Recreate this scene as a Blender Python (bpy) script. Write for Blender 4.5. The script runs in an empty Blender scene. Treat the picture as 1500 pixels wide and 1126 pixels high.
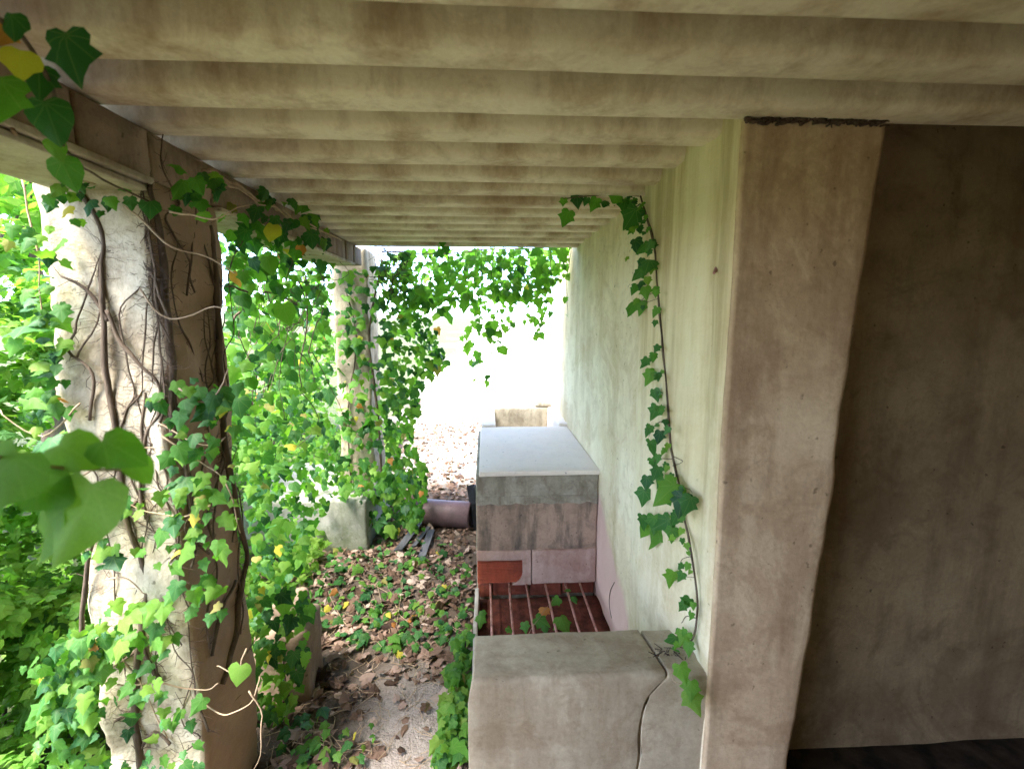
import bpy, bmesh, math, random
from mathutils import Vector, Matrix, noise
R = math.radians
random.seed(7)
scn = bpy.context.scene
COL = scn.collection

# ---------------------------------------------------------------- camera
CAM = Vector((0, 0, 1.70)); YAW = R(3.27); PITCH = R(8.0); FPX = 700.0
cd = bpy.data.cameras.new('camera'); cam = bpy.data.objects.new('camera', cd); COL.objects.link(cam)
cd.sensor_fit = 'HORIZONTAL'; cd.sensor_width = 36; cd.lens = 36 * FPX / 1500
cd.clip_start = 0.02; cd.clip_end = 3000
cd.dof.use_dof = True; cd.dof.focus_distance = 2.3; cd.dof.aperture_fstop = 3.2
cam.location = CAM; cam.rotation_euler = (math.pi / 2 - PITCH, 0, -YAW)
scn.camera = cam
# ---------------------------------------------------------------- sky, sun, exposure
SUN_EL = R(62); SUN_TO = Vector((0.62, 0.55, 0)).normalized()      # horizontal direction the light travels
w = bpy.data.worlds.new('World'); scn.world = w; w.use_nodes = True
nt = w.node_tree; bg = nt.nodes['Background']
sky = nt.nodes.new('ShaderNodeTexSky'); sky.sky_type = 'NISHITA'; sky.sun_disc = False
sky.sun_elevation = SUN_EL
sky.sun_rotation = math.atan2(-SUN_TO.x, -SUN_TO.y)
sky.air_density = 0.35; sky.dust_density = 1.0; sky.ozone_density = 0.0
nt.links.new(sky.outputs[0], bg.inputs[0]); bg.inputs[1].default_value = 0.15
sd = bpy.data.lights.new('sun', 'SUN'); sun = bpy.data.objects.new('sun', sd); COL.objects.link(sun)
sd.energy = 1.5; sd.angle = R(25); sd.color = (1, 0.96, 0.9)
trav = Vector((SUN_TO.x * math.cos(SUN_EL), SUN_TO.y * math.cos(SUN_EL), -math.sin(SUN_EL)))
sun.rotation_euler = trav.to_track_quat('-Z', 'Y').to_euler(); sun.location = (-6, -6, 14)
vs = scn.view_settings; vs.view_transform = 'Standard'; vs.look = 'None'; vs.gamma = 1; vs.use_curve_mapping = False
vs.exposure = 4.05
scn.cycles.max_bounces = 10; scn.cycles.diffuse_bounces = 6; scn.cycles.transmission_bounces = 6
scn.cycles.use_denoising = True

# ---------------------------------------------------------------- pixel helpers (direction only; depth from a known plane)
fw = Vector((math.sin(YAW) * math.cos(PITCH), math.cos(YAW) * math.cos(PITCH), -math.sin(PITCH)))
rt = Vector((math.cos(YAW), -math.sin(YAW), 0)); up = rt.cross(fw)
def on(px, py, ax, v):
    r = fw + rt * ((px - 750) / FPX) - up * ((py - 563) / FPX)
    return CAM + r * ((v - CAM[ax]) / r[ax])

# ---------------------------------------------------------------- object helpers
def rv(s=1.0): return Vector((random.gauss(0, s), random.gauss(0, s), random.gauss(0, s)))
def link(o, parent=None):
    COL.objects.link(o)
    if parent: o.parent = parent
    return o
def tag(o, label=None, cat=None, group=None, kind=None):
    if label: o['label'] = label
    if cat: o['category'] = cat
    if group: o['group'] = group
    if kind: o['kind'] = kind
    return o
def empty(name, loc=(0, 0, 0)):
    o = bpy.data.objects.new(name, None); o.empty_display_size = 0.1; o.location = loc
    return link(o)
def mesh(name, v, f, mat, parent=None, smooth=False):
    me = bpy.data.meshes.new(name); me.from_pydata(v, [], f); me.update()
    bm = bmesh.new(); bm.from_mesh(me); bmesh.ops.recalc_face_normals(bm, faces=bm.faces[:]); bm.to_mesh(me); bm.free()
    if smooth: me.polygons.foreach_set('use_smooth', [True] * len(me.polygons))
    me.materials.append(mat)
    o = bpy.data.objects.new(name, me)
    link(o, parent)
    if parent: o.matrix_parent_inverse = Matrix.Translation(parent.location).inverted()
    return o
def rough_box(name, lo, hi, mat, parent=None, bev=0.008, seg=3, cut=0.08, amp=0.003, seed=0.0, edge=0.0):
    """a bevelled block, subdivided and made uneven"""
    bm = bmesh.new(); bmesh.ops.create_cube(bm, size=1)
    for v in bm.verts:
        v.co = Vector([lo[i] + (v.co[i] + .5) * (hi[i] - lo[i]) for i in range(3)])
    if bev: bmesh.ops.bevel(bm, geom=bm.edges[:], offset=bev, segments=seg, affect='EDGES', profile=.5)
    if cut:
        for it in range(7):
            es = [e for e in bm.edges if e.calc_length() > cut]
            if not es: break
            bmesh.ops.subdivide_edges(bm, edges=es, cuts=1, use_grid_fill=True)
    bmesh.ops.triangulate(bm, faces=[f for f in bm.faces if len(f.verts) > 4])
    for v in bm.verts:
        n = noise.noise_vector(v.co * 5 + Vector((seed, seed * 2, 3))) * amp + noise.noise_vector(v.co * 17 + Vector((seed, 1, 3))) * amp * .45
        v.co += n
    bmesh.ops.recalc_face_normals(bm, faces=bm.faces[:])
    me = bpy.data.meshes.new(name); bm.to_mesh(me); bm.free()
    me.polygons.foreach_set('use_smooth', [True] * len(me.polygons))
    me.materials.append(mat)
    o = bpy.data.objects.new(name, me); link(o, parent)
    if parent: o.matrix_parent_inverse = Matrix.Translation(parent.location).inverted()
    return o
def tube_geo(pts, r0, r1=None, n=6, V=None, F=None, wob=0.0):
    V = [] if V is None else V; F = [] if F is None else F
    r1 = r0 if r1 is None else r1
    pts = [Vector(p) for p in pts]; b = len(V); m = len(pts); u = None
    for i, p in enumerate(pts):
        t = (pts[min(i + 1, m - 1)] - pts[max(i - 1, 0)]).normalized()
        if u is None: u = t.orthogonal().normalized()
        u = (u - t * u.dot(t)); u = u.normalized() if u.length > 1e-6 else t.orthogonal().normalized()
        k = t.cross(u); r = r0 + (r1 - r0) * i / max(1, m - 1)
        r *= 1 + wob * noise.noise(p * 9)
        for j in range(n):
            a = 2 * math.pi * j / n
            V.append(p + (u * math.cos(a) + k * math.sin(a)) * r)
    for i in range(m - 1):
        for j in range(n):
            F.append((b + i * n + j, b + i * n + (j + 1) % n, b + (i + 1) * n + (j + 1) % n, b + (i + 1) * n + j))
    F.append(tuple(b + j for j in range(n))[::-1]); F.append(tuple(b + (m - 1) * n + j for j in range(n)))
    return V, F
def smooth_path(ctrl, k=5, jit=0.0):
    c = [Vector(p) for p in ctrl]; out = []
    for i in range(len(c) - 1):
        p0, p1, p2, p3 = c[max(i - 1, 0)], c[i], c[i + 1], c[min(i + 2, len(c) - 1)]
        for s in range(k):
            t = s / k
            q = 0.5 * ((2 * p1) + (p2 - p0) * t + (2 * p0 - 5 * p1 + 4 * p2 - p3) * t * t + (3 * p1 - p0 - 3 * p2 + p3) * t ** 3)
            if jit: q = q + noise.noise_vector(q * 13) * jit
            out.append(q)
    out.append(c[-1]); return out

# ---------------------------------------------------------------- materials
class NT:
    def __init__(s, name):
        s.m = bpy.data.materials.new(name); s.m.use_nodes = True; s.t = s.m.node_tree; s.n = s.t.nodes; s.l = s.t.links
        s.b = s.n['Principled BSDF']; s.co = s.n.new('ShaderNodeTexCoord').outputs['Object']
    def noise(s, scale, detail=5, rough=.6, stretch=None, off=(0, 0, 0), dist=0.0):
        x = s.n.new('ShaderNodeTexNoise'); x.inputs['Scale'].default_value = scale; x.inputs['Detail'].default_value = detail
        x.inputs['Roughness'].default_value = rough; x.inputs['Distortion'].default_value = dist
        mp = s.n.new('ShaderNodeMapping'); mp.inputs['Location'].default_value = off
        if stretch: mp.inputs['Scale'].default_value = stretch
        s.l.new(s.co, mp.inputs[0]); s.l.new(mp.outputs[0], x.inputs['Vector']); return x.outputs['Fac']
    def ramp(s, fac, stops):
        r = s.n.new('ShaderNodeValToRGB'); e = r.color_ramp.elements
        while len(e) < len(stops): e.new(.5)
        for el, (p, c) in zip(e, stops):
            el.position = p; el.color = (*c, 1) if len(c) == 3 else c
        s.l.new(fac, r.inputs[0]); return r.outputs[0]
    def mask(s, fac, a, b):
        r = s.n.new('ShaderNodeMapRange'); r.inputs['From Min'].default_value = a; r.inputs['From Max'].default_value = b
        s.l.new(fac, r.inputs['Value']); return r.outputs['Result']
    def math(s, op, a, b=None):
        r = s.n.new('ShaderNodeMath'); r.operation = op
        for i, q in enumerate((a, b)):
            if q is None: continue
            if isinstance(q, (int, float)): r.inputs[i].default_value = q
            else: s.l.new(q, r.inputs[i])
        return r.outputs[0]
    def mix(s, fac, a, b, mode='MIX'):
        r = s.n.new('ShaderNodeMix'); r.data_type = 'RGBA'; r.blend_type = mode
        for i, q in ((0, fac), (6, a), (7, b)):
            if isinstance(q, (int, float)): r.inputs[i].default_value = q
            elif isinstance(q, tuple): r.inputs[i].default_value = (*q, 1)
            else: s.l.new(q, r.inputs[i])
        return r.outputs[2]
    def xyz(s):
        r = s.n.new('ShaderNodeSeparateXYZ'); s.l.new(s.co, r.inputs[0]); return r.outputs
    def finish(s, col, rough=.9, bump=None, bs=.4, bd=.01):
        if isinstance(col, tuple): s.b.inputs['Base Color'].default_value = (*col, 1)
        else: s.l.new(col, s.b.inputs['Base Color'])
        s.b.inputs['Roughness'].default_value = rough
        s.b.inputs['Specular IOR Level'].default_value = .25
        if bump is not None:
            k = s.n.new('ShaderNodeBump'); k.inputs['Strength'].default_value = bs; k.inputs['Distance'].default_value = bd
            s.l.new(bump, k.inputs['Height']); s.l.new(k.outputs[0], s.b.inputs['Normal'])
        return s.m
ALB = {'joist_concrete': 1.25, 'pillar_plaster': .95, 'bench_render': .72, 'bench_top': .8, 'wall_plaster': 1.05, 'pier_plaster': 1.2, 'sooty_plaster': 1.4, 'slab_stone': .93, 'grey_render': .72, 'stained_render': .8, 'pink_render': .85, 'mossy_concrete': .6, 'beam_concrete': .8, 'beam_edge': .8}
def plaster(name, c_light, c_mid, c_stain, scale=1.0, streak=.5, off=(0, 0, 0), specks=True):
    k = ALB.get(name, .85); c_light, c_mid, c_stain = (tuple(min(.8, q * k) for q in c) for c in (c_light, c_mid, c_stain))
    t = NT(name)
    base = t.ramp(t.noise(2.2 * scale, 6, .62, off=off), [(.38, c_mid), (.6, c_light)])
    st = t.mask(t.noise(3.2 * scale, 6, .65, stretch=(1.6, 1.6, .28), off=off), .47, .66)
    col = t.mix(t.math('MULTIPLY', st, streak), base, c_stain)
    pat = t.mask(t.noise(1.7 * scale, 7, .68, off=(off[0] + 5, off[1], off[2] + 2), dist=.8), .52, .58)
    col = t.mix(t.math('MULTIPLY', pat, .38), col, tuple(q * 1.12 for q in c_stain))
    mot = t.mask(t.noise(8 * scale, 6, .72, off=off, dist=.6), .5, .68)
    col = t.mix(t.math('MULTIPLY', mot, .42), col, c_stain)
    fine = t.noise(70, 4, .7)
    col = t.mix(.25, col, t.ramp(fine, [(.3, (.35, .35, .35)), (.7, (.75, .75, .75))]), 'OVERLAY')
    if specks:
        sp = t.mask(t.noise(38, 2, .5, off=(3, 1, 7)), .70, .76)
        col = t.mix(t.math('MULTIPLY', sp, .6), col, tuple(q * .35 for q in c_stain))
    h = t.math('ADD', t.noise(14, 6, .65), t.math('MULTIPLY', fine, .35))
    return t, col, h
M = {}
t, c, h = plaster('joist_concrete', (.60, .525, .39), (.52, .445, .32), (.27, .185, .11), 1.1, .8, specks=False); M['joist'] = t.finish(c, .92, h, .35)
t, c, h = plaster('roof_concrete', (.42, .38, .3), (.34, .3, .23), (.2, .16, .1)); M['roof'] = t.finish(c, .95, h)
t, c, h = plaster('beam_concrete', (.40, .30, .21), (.31, .22, .15), (.15, .10, .065), 1.6, .5); M['beam'] = t.finish(c, .92, h)
t, c, h = plaster('beam_edge', (.62, .56, .42), (.52, .45, .32), (.25, .18, .11), 2); M['beam_edge'] = t.finish(c, .9, h)
# pillar: cream lime wash, with the shade of the inner side painted in as brown
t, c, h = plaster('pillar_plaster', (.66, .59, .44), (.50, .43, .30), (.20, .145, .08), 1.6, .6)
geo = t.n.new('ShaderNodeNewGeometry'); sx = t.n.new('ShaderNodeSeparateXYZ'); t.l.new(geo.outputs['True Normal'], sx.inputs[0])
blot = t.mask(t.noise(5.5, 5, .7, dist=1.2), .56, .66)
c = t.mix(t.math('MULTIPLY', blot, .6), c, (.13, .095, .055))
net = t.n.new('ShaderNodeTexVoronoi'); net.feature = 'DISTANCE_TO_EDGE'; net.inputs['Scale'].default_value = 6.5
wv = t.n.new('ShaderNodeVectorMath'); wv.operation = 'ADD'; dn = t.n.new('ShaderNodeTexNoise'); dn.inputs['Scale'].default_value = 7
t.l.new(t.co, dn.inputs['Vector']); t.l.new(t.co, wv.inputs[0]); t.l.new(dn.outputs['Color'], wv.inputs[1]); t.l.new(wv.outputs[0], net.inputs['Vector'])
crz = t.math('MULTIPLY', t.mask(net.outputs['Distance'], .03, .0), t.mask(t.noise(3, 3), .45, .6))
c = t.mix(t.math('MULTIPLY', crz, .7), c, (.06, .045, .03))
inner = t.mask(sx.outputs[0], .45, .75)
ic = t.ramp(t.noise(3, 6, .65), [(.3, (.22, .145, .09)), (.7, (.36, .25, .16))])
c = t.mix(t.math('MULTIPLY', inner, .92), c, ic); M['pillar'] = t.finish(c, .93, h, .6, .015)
# long wall: cream with green-grey streaks and a pink painted patch low down
t, c, h = plaster('wall_plaster', (.76, .67, .48), (.66, .55, .36), (.40, .30, .165), 1.1, .4)
x, y, z = t.xyz()
pk = t.math('ADD', t.math('SUBTRACT', t.math('MULTIPLY', y, .62), z), t.math('MULTIPLY', t.noise(3, 3), .12))
pinkm = t.math('MULTIPLY', t.mask(pk, 1.02, 1.10), t.mask(y, 2.95, 2.72))
c = t.mix(t.math('MULTIPLY', pinkm, .8), c, (.68, .44, .39))
nearm = t.math('MULTIPLY', t.mask(y, 2.12, 1.95), t.mask(z, .3, 1.6))
c = t.mix(t.math('MULTIPLY', nearm, .75), c, t.ramp(t.noise(2.6, 6, .65, stretch=(1, 4, .35)), [(.38, (.40, .30, .14)), (.5, (.60, .50, .28)), (.62, (.68, .60, .36))]))
M['wall'] = t.finish(c, .93, h, .4)
t, c, h = plaster('pier_plaster', (.53, .405, .26), (.41, .295, .18), (.23, .145, .08), 1.3, .7, (4, 2, 1)); M['pier'] = t.finish(c, .93, h, .35)
t, c, h = plaster('sooty_plaster', (.23, .175, .10), (.155, .112, .062), (.075, .046, .023), .9, .6, (1, 5, 1)); M['soot'] = t.finish(c, .95, h, .3)  # recess wall: a darker brown than the pier
t = NT('black_soot'); M['black_soot'] = t.finish(t.ramp(t.noise(9), [(.35, (.008, .006, .004)), (.65, (.05, .036, .022))]), .95, t.noise(30), .5)  # near-black tone for the floor at the foot of the recess
t, c, h = plaster('bench_render', (.60, .50, .34), (.48, .39, .255), (.28, .195, .11), 1.6, .55, (2, 2, 2)); M['bench'] = t.finish(c, .92, h, .35)
t, c, h = plaster('bench_top', (.50, .46, .40), (.41, .37, .31), (.27, .23, .18), 1.8, .35); M['bench_top'] = t.finish(c, .9, h, .3)
t, c, h = plaster('slab_stone', (.88, .77, .67), (.84, .73, .63), (.70, .63, .56), 1.2, .2); M['slab'] = t.finish(c, .8, h, .15)
t, c, h = plaster('grey_render', (.52, .475, .38), (.39, .355, .275), (.17, .135, .09), 3, .5); M['grey'] = t.finish(c, .92, h, .5)
t, c, h = plaster('stained_render', (.50, .35, .26), (.36, .255, .19), (.11, .095, .075), 2.2, .85, (0, 3, 1)); M['stained'] = t.finish(c, .92, h, .4)
t, c, h = plaster('pink_render', (.53, .37, .31), (.44, .29, .235), (.3, .17, .13), 2.5, .4); M['pink'] = t.finish(c, .92, h, .4)
t, c, h = plaster('terracotta', (.50, .12, .06), (.42, .09, .045), (.17, .04, .025), 3, .4); M['terra'] = t.finish(c, .85, h, .3)
t, c, h = plaster('pit_brick', (.36, .10, .06), (.26, .07, .045), (.08, .03, .02), 3, .5); M['pit'] = t.finish(c, .9, h, .5)
t = NT('pit_ash'); M['soil_pit'] = t.finish(t.ramp(t.noise(14, 6, .7), [(.35, (.05, .016, .011)), (.65, (.17, .05, .033))]), .95, t.noise(40), .6)
t, c, h = plaster('rust', (.66, .36, .31), (.52, .26, .22), (.14, .055, .04), 6, .5); M['rust'] = t.finish(c, .75, h, .4, .002); M['rust'].node_tree.nodes['Principled BSDF'].inputs['Metallic'].default_value = .25
t, c, h = plaster('mossy_concrete', (.5, .48, .42), (.36, .37, .29), (.15, .18, .09), 2.4, .5); M['moss'] = t.finish(c, .95, h, .6)
t, c, h = plaster('clay_pipe', (.17, .105, .11), (.13, .08, .085), (.07, .045, .045), 3, .3); M['pipe'] = t.finish(c, .5, h, .1)
t = NT('black_plastic'); M['black'] = t.finish(t.ramp(t.noise(12), [(.3, (.012, .013, .016)), (.7, (.035, .037, .045))]), .5)
t = NT('grey_board'); M['board'] = t.finish(t.ramp(t.noise(20, 4, .6, stretch=(1, .1, 1)), [(.3, (.05, .05, .055)), (.7, (.13, .13, .14))]), .7)
t = NT('bark'); bc = t.noise(26, 5, .7, stretch=(1, 1, .25))
M['bark'] = t.finish(t.ramp(bc, [(.3, (.045, .032, .022)), (.7, (.17, .125, .085))]), .95, bc, .8)
t = NT('pale_vine'); M['palevine'] = t.finish(t.ramp(t.noise(30), [(.3, (.25, .17, .1)), (.7, (.45, .34, .22))]), .9)
t = NT('rootlets'); M['dead'] = t.finish(t.ramp(t.noise(18), [(.3, (.03, .02, .014)), (.7, (.10, .065, .045))]), .95)
# ground: dark leaf mould under the pergola, grey trodden earth on the path, pale dry ground out in the open
t = NT('earth'); x, y, z = t.xyz()
soil = t.ramp(t.noise(7, 7, .7), [(.3, (.055, .04, .03)), (.7, (.16, .12, .09))])
trod = t.ramp(t.noise(16, 6, .7), [(.3, (.25, .205, .17)), (.7, (.42, .36, .31))])
pm = t.mask(t.math('ADD', t.math('ABSOLUTE', t.math('ADD', x, .34)), t.math('MULTIPLY', t.noise(4, 3), .35)), .42, .30)
pm = t.math('MULTIPLY', pm, t.mask(y, 2.35, 1.95))
c = t.mix(pm, soil, trod)
dry = t.ramp(t.noise(3, 7, .7), [(.3, (.46, .42, .35)), (.7, (.66, .62, .55))])
om = t.math('MULTIPLY', t.mask(t.math('ADD', y, t.noise(2.5, 4)), 4.9, 5.7), t.mask(t.math('ADD', t.math('ADD', x, t.math('MULTIPLY', t.noise(1.1, 6, .7), 2.2)), t.math('MULTIPLY', t.noise(.12, 5), 14.0)), 6.0, 7.2))
c = t.mix(om, c, dry)
gm = t.math('SUBTRACT', t.mask(t.math('ADD', x, t.math('MULTIPLY', t.noise(2, 6), .5)), -1.0, -1.7), om)
gm = t.math('MAXIMUM', gm, 0.0)
c = t.mix(gm, c, t.ramp(t.noise(6, 6, .7), [(.3, (.05, .06, .025)), (.7, (.12, .14, .06))]))
M['earth'] = t.finish(c, .97, t.math('ADD', t.noise(22, 6, .7), t.noise(90, 3)), .7, .02)

def leaf_uv(me, xy):
    uv = me.uv_layers.new(name='leaf'); li = [0] * len(me.loops); me.loops.foreach_get('vertex_index', li)
    uv.data.foreach_set('uv', [c for k in li for c in xy[k]])
def leaf_mat(name, stops, trans=.45, rough=.45, spec=.35):
    t = NT(name)
    g = t.n.new('ShaderNodeNewGeometry'); oi = t.n.new('ShaderNodeObjectInfo')
    rnd = t.math('FRACT', t.math('ADD', g.outputs['Random Per Island'], t.math('MULTIPLY', oi.outputs['Random'], 1.37)))
    col = t.ramp(rnd, stops)
    col = t.mix(.35, col, t.ramp(t.noise(30, 3), [(.3, (.35, .35, .35)), (.7, (.68, .68, .68))]), 'OVERLAY')
    uvn = t.n.new('ShaderNodeUVMap'); uvn.uv_map = 'leaf'; sp = t.n.new('ShaderNodeSeparateXYZ'); t.l.new(uvn.outputs[0], sp.inputs[0])
    ux = sp.outputs[0]; uy = t.math('SUBTRACT', sp.outputs[1], -.02)
    ang = t.math('DIVIDE', t.math('ARCTAN2', ux, t.math('MULTIPLY', uy, -1.0)), .68)
    rad = t.math('SQRT', t.math('ADD', t.math('MULTIPLY', ux, ux), t.math('MULTIPLY', uy, uy)))
    dv = t.math('MULTIPLY', t.math('ABSOLUTE', t.math('SUBTRACT', ang, t.math('ROUND', ang))), t.math('MULTIPLY', rad, .68))
    vein = t.math('MULTIPLY', t.math('MULTIPLY', t.mask(dv, .022, .006), t.mask(rad, .0, .05)), 0.0 if name.startswith('fallen') else .22)
    col = t.mix(vein, col, t.mix(.55, col, (.42, .5, .2)))
    t.finish(col, max(rough, .55)); t.b.inputs['Specular IOR Level'].default_value = spec * .6
    tr = t.n.new('ShaderNodeBsdfTranslucent')
    br = t.mix(1.0, col, (1.0, 1.25, .45), 'MULTIPLY'); t.l.new(br, tr.inputs[0])
    mx = t.n.new('ShaderNodeMixShader'); mx.inputs[0].default_value = min(.74, trans * 1.25)
    t.l.new(t.b.outputs[0], mx.inputs[1]); t.l.new(tr.outputs[0], mx.inputs[2])
    t.l.new(mx.outputs[0], t.n['Material Output'].inputs[0]); return t.m
GREENS = [(0, (.035, .12, .03)), (.35, (.055, .17, .035)), (.65, (.08, .22, .035)), (.86, (.12, .27, .04)), (1, (.19, .30, .05))]
M['ivy'] = leaf_mat('ivy_leaf', GREENS, .42)
M['ivy_dark'] = leaf_mat('ivy_leaf_dark', [(0, (.015, .07, .022)), (.6, (.03, .12, .03)), (1, (.06, .18, .035))], .3, .35, .5)
M['ivy_bright'] = leaf_mat('ivy_leaf_bright', [(0, (.10, .26, .04)), (1, (.20, .36, .06))], .5)
M['backlit'] = leaf_mat('young_leaf', [(0, (.07, .20, .03)), (1, (.17, .33, .05))], .6)  # brighter green: light coming through the leaves put into the colour
M['garden'] = leaf_mat('garden_leaf', [(0, (.11, .23, .035)), (.5, (.19, .34, .055)), (1, (.29, .42, .09))], .6)
M['yellow'] = leaf_mat('yellow_leaf', [(0, (.50, .42, .05)), (1, (.62, .5, .08))], .4)
M['tired'] = leaf_mat('tired_leaf', [(0, (.22, .24, .06)), (1, (.3, .26, .08))], .4)
M['orange'] = leaf_mat('orange_leaf', [(0, (.45, .17, .05)), (1, (.5, .22, .07))], .35)
M['fallen'] = leaf_mat('fallen_leaf', [(0, (.05, .032, .024)), (.35, (.13, .08, .055)), (.6, (.22, .14, .10)), (.85, (.30, .21, .165)), (1, (.42, .33, .27))], .12, .8, .2)
GRID = None
# ---------------------------------------------------------------- ground and distance
def ground_z(x, y):
    d = math.hypot(x, y)
    k = max(0.0, 1 - d / 9)
    z = (noise.noise(Vector((x * 2.1, y * 2.1, 0))) * .016 + noise.noise(Vector((x * 6, y * 6, 4))) * .008) * k
    if x > -.12 and y < 4.9: z = min(z, 0) - .012
    return z
def build_ground():
    xs = sorted(set([-1500, -500, -150, -60, -30, -16, -10, -7, -5, -4] + [round(-3 + .06 * i, 3) for i in range(64)] + [1.2, 2, 3, 6, 12, 30, 80, 300, 1500]))
    ys = sorted(set([-800, -200, -50, -15, -6, -3, -1, 0, .5] + [round(.9 + .06 * i, 3) for i in range(85)] + [6.4, 7, 8, 10, 14, 20, 35, 80, 200, 600, 2000]))
    v = [(x, y, ground_z(x, y)) for y in ys for x in xs]; n = len(xs)
    f = [(j * n + i, j * n + i + 1, (j + 1) * n + i + 1, (j + 1) * n + i) for j in range(len(ys) - 1) for i in range(n - 1)]
    tag(mesh('ground', v, f, M['earth'], smooth=True), 'earth ground with a trodden grey path and pale open yard', kind='structure')
build_ground()

# ---------------------------------------------------------------- pergola: joists, beam, pillars, roof slab
XW = .67; XB = -.89; ZC = 2.20
perg = tag(empty('pergola', (XB, 1.4, 0)), 'concrete pergola roof of close joists on a beam and two square ivy clad pillars', 'pergola')
joist_ends = [1.071 + .2065 * k for k in range(-16, 13)]
def joist(yf, x0, x1, k):
    wdt = .102; r = .022
    prof = [(yf - wdt - .012, ZC + .15), (yf - wdt - .004, ZC + .05)]
    for a in (0, 30, 60, 90): prof.append((yf - wdt + r - r * math.cos(R(a)), ZC + r - r * math.sin(R(a))))
    for a in (90, 55, 20, 0): prof.append((yf - r * .7 + r * .7 * math.cos(R(a)), ZC + r * .7 - r * .7 * math.sin(R(a))))
    prof += [(yf + .006, ZC + .05), (yf + .012, ZC + .15)]
    n = len(prof); m = 36; V = []; F = []
    sag = random.uniform(-.003, .003); tilt = random.uniform(-.004, .004)
    for i in range(m + 1):
        x = x0 + (x1 - x0) * i / m
        for (y, z) in prof:
            q = Vector((x, y, z)); nz = noise.noise_vector(q * Vector((3, 8, 8)).length * .25 + Vector((0, k, 0))) * .003
            V.append((x, y + nz.y + tilt * (i / m - .5), z + nz.z * .8 + sag + tilt * (i / m - .5)))
    for i in range(m):
        for j in range(n - 1):
            F.append((i * n + j, i * n + j + 1, (i + 1) * n + j + 1, (i + 1) * n + j))
    F.append(tuple(range(n))); F.append(tuple(m * n + j for j in range(n)))
    mesh('joist', V, F, M['joist'], perg, smooth=True)
for k, yf in enumerate(joist_ends):
    joist(yf, -1.06, XW + .05 if yf > 1.40 else 2.7, k)
rough_box('roof_slab', (-1.25, -2.45, ZC + .148), (2.75, 3.62, ZC + .27), M['roof'], perg, .01, 2, .4, .004)
beam = rough_box('beam', (-1.08, -2.45, 2.085), (XB - .006, 3.60, 2.196), M['beam'], perg, .006, 2, .1, .003)
for i, (a, b) in enumerate([(-.9, -.3), (-.29, .28), (.29, .86), (.87, 1.16), (1.17, 1.40), (1.41, 1.69), (1.70, 2.02), (2.03, 2.36), (2.37, 2.70), (2.71, 3.02), (3.03, 3.23), (3.24, 3.41), (3.42, 3.62)]):
    o = .004 * math.sin(i * 2.3)
    rough_box('beam_block', (-1.105 - o, a, 2.068 + o * .6), (XB + o, b, 2.19), M['beam'], beam, .006, 2, .06, .003, i)
for a, b, x, z0, z1 in [(-1.2, 1.385, -.872, 2.049, 2.066), (-1.2, 1.37, -.884, 2.030, 2.045), (1.72, 3.4, -.876, 2.052, 2.067)]:
    rough_box('beam_edging', (-1.12, a, z0), (x, b, z1), M['beam_edge'], beam, .003, 2, .08, .002, a)
def pillar(x0, x1, y0, y1, z0, z1, seed):
    return rough_box('pillar', (x0, y0, z0), (x1, y1, z1), M['pillar'], perg, .03, 4, .04, .02, seed)
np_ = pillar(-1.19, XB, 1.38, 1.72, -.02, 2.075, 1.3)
t, c, h = plaster('weathered_pillar', (.46, .40, .30), (.34, .29, .205), (.15, .12, .07), 2.2, .7); M['farpillar'] = t.finish(c, .95, h, .6)
fp_ = pillar(-1.153, XB, 3.75, 4.14, .3, 2.22, 5.1); fp_.data.materials[0] = M['farpillar']
rough_box('pillar_plinth', (-1.75, 3.38, -.03), (-.872, 4.3, .385), M['moss'], perg, .02, 3, .06, .012, 2.2)

# ---------------------------------------------------------------- house wall with pier and dark brown recess
house = tag(empty('house_wall', (XW, 1.25, 0)), 'long cream plastered wall ending in a brown pier beside a sooty recess', 'wall')
def sweep(name, plan, zs, mat, amp=.004, closed=False, xr=None):
    V = []; F = []; n = len(plan)
    for z in zs:
        for (x, y) in plan:
            q = Vector((x, y, z)); d = noise.noise_vector(q * 4) * amp + noise.noise_vector(q * 13) * amp * .4
            xx = x if xr is None else xr(x, z)
            V.append((xx + d.x, y + d.y, z))
    for j in range(len(zs) - 1):
        for i in range(n - 1 + (1 if closed else 0)):
            i2 = (i + 1) % n
            F.append((j * n + i, j * n + i2, (j + 1) * n + i2, (j + 1) * n + i))
    return mesh(name, V, F, mat, house, smooth=True)
zs = [-.05 + .045 * i for i in range(53)]
zs = [q for q in zs if q <= 2.30] + [2.345]
far = 4.42
plan = [(XW + .3, far), (XW + .02, far), (XW, far - .02)] + [(XW + .003 * math.sin(far * i), far - .06 - .06 * i) for i in range(39)]
plan += [(XW, 2.06), (XW - .002, 2.035), (XW - .012, 2.015), (XW - .016, 1.99)] + [(XW - .016 - .006 * math.sin((1.99 - q) * 5), q) for q in (1.92, 1.85, 1.78, 1.7, 1.62, 1.54, 1.47)]
plan += [(XW - .014, 1.42), (XW - .004, 1.385), (XW - .006, 1.36), (XW - .014, 1.33), (XW - .016, 1.30), (XW - .016, 1.275), (XW - .012, 1.266), (XW + .002, 1.262)]
plan += [(XW + .2, 1.262)]
sweep('plaster_wall', plan, zs, M['wall'])
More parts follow.
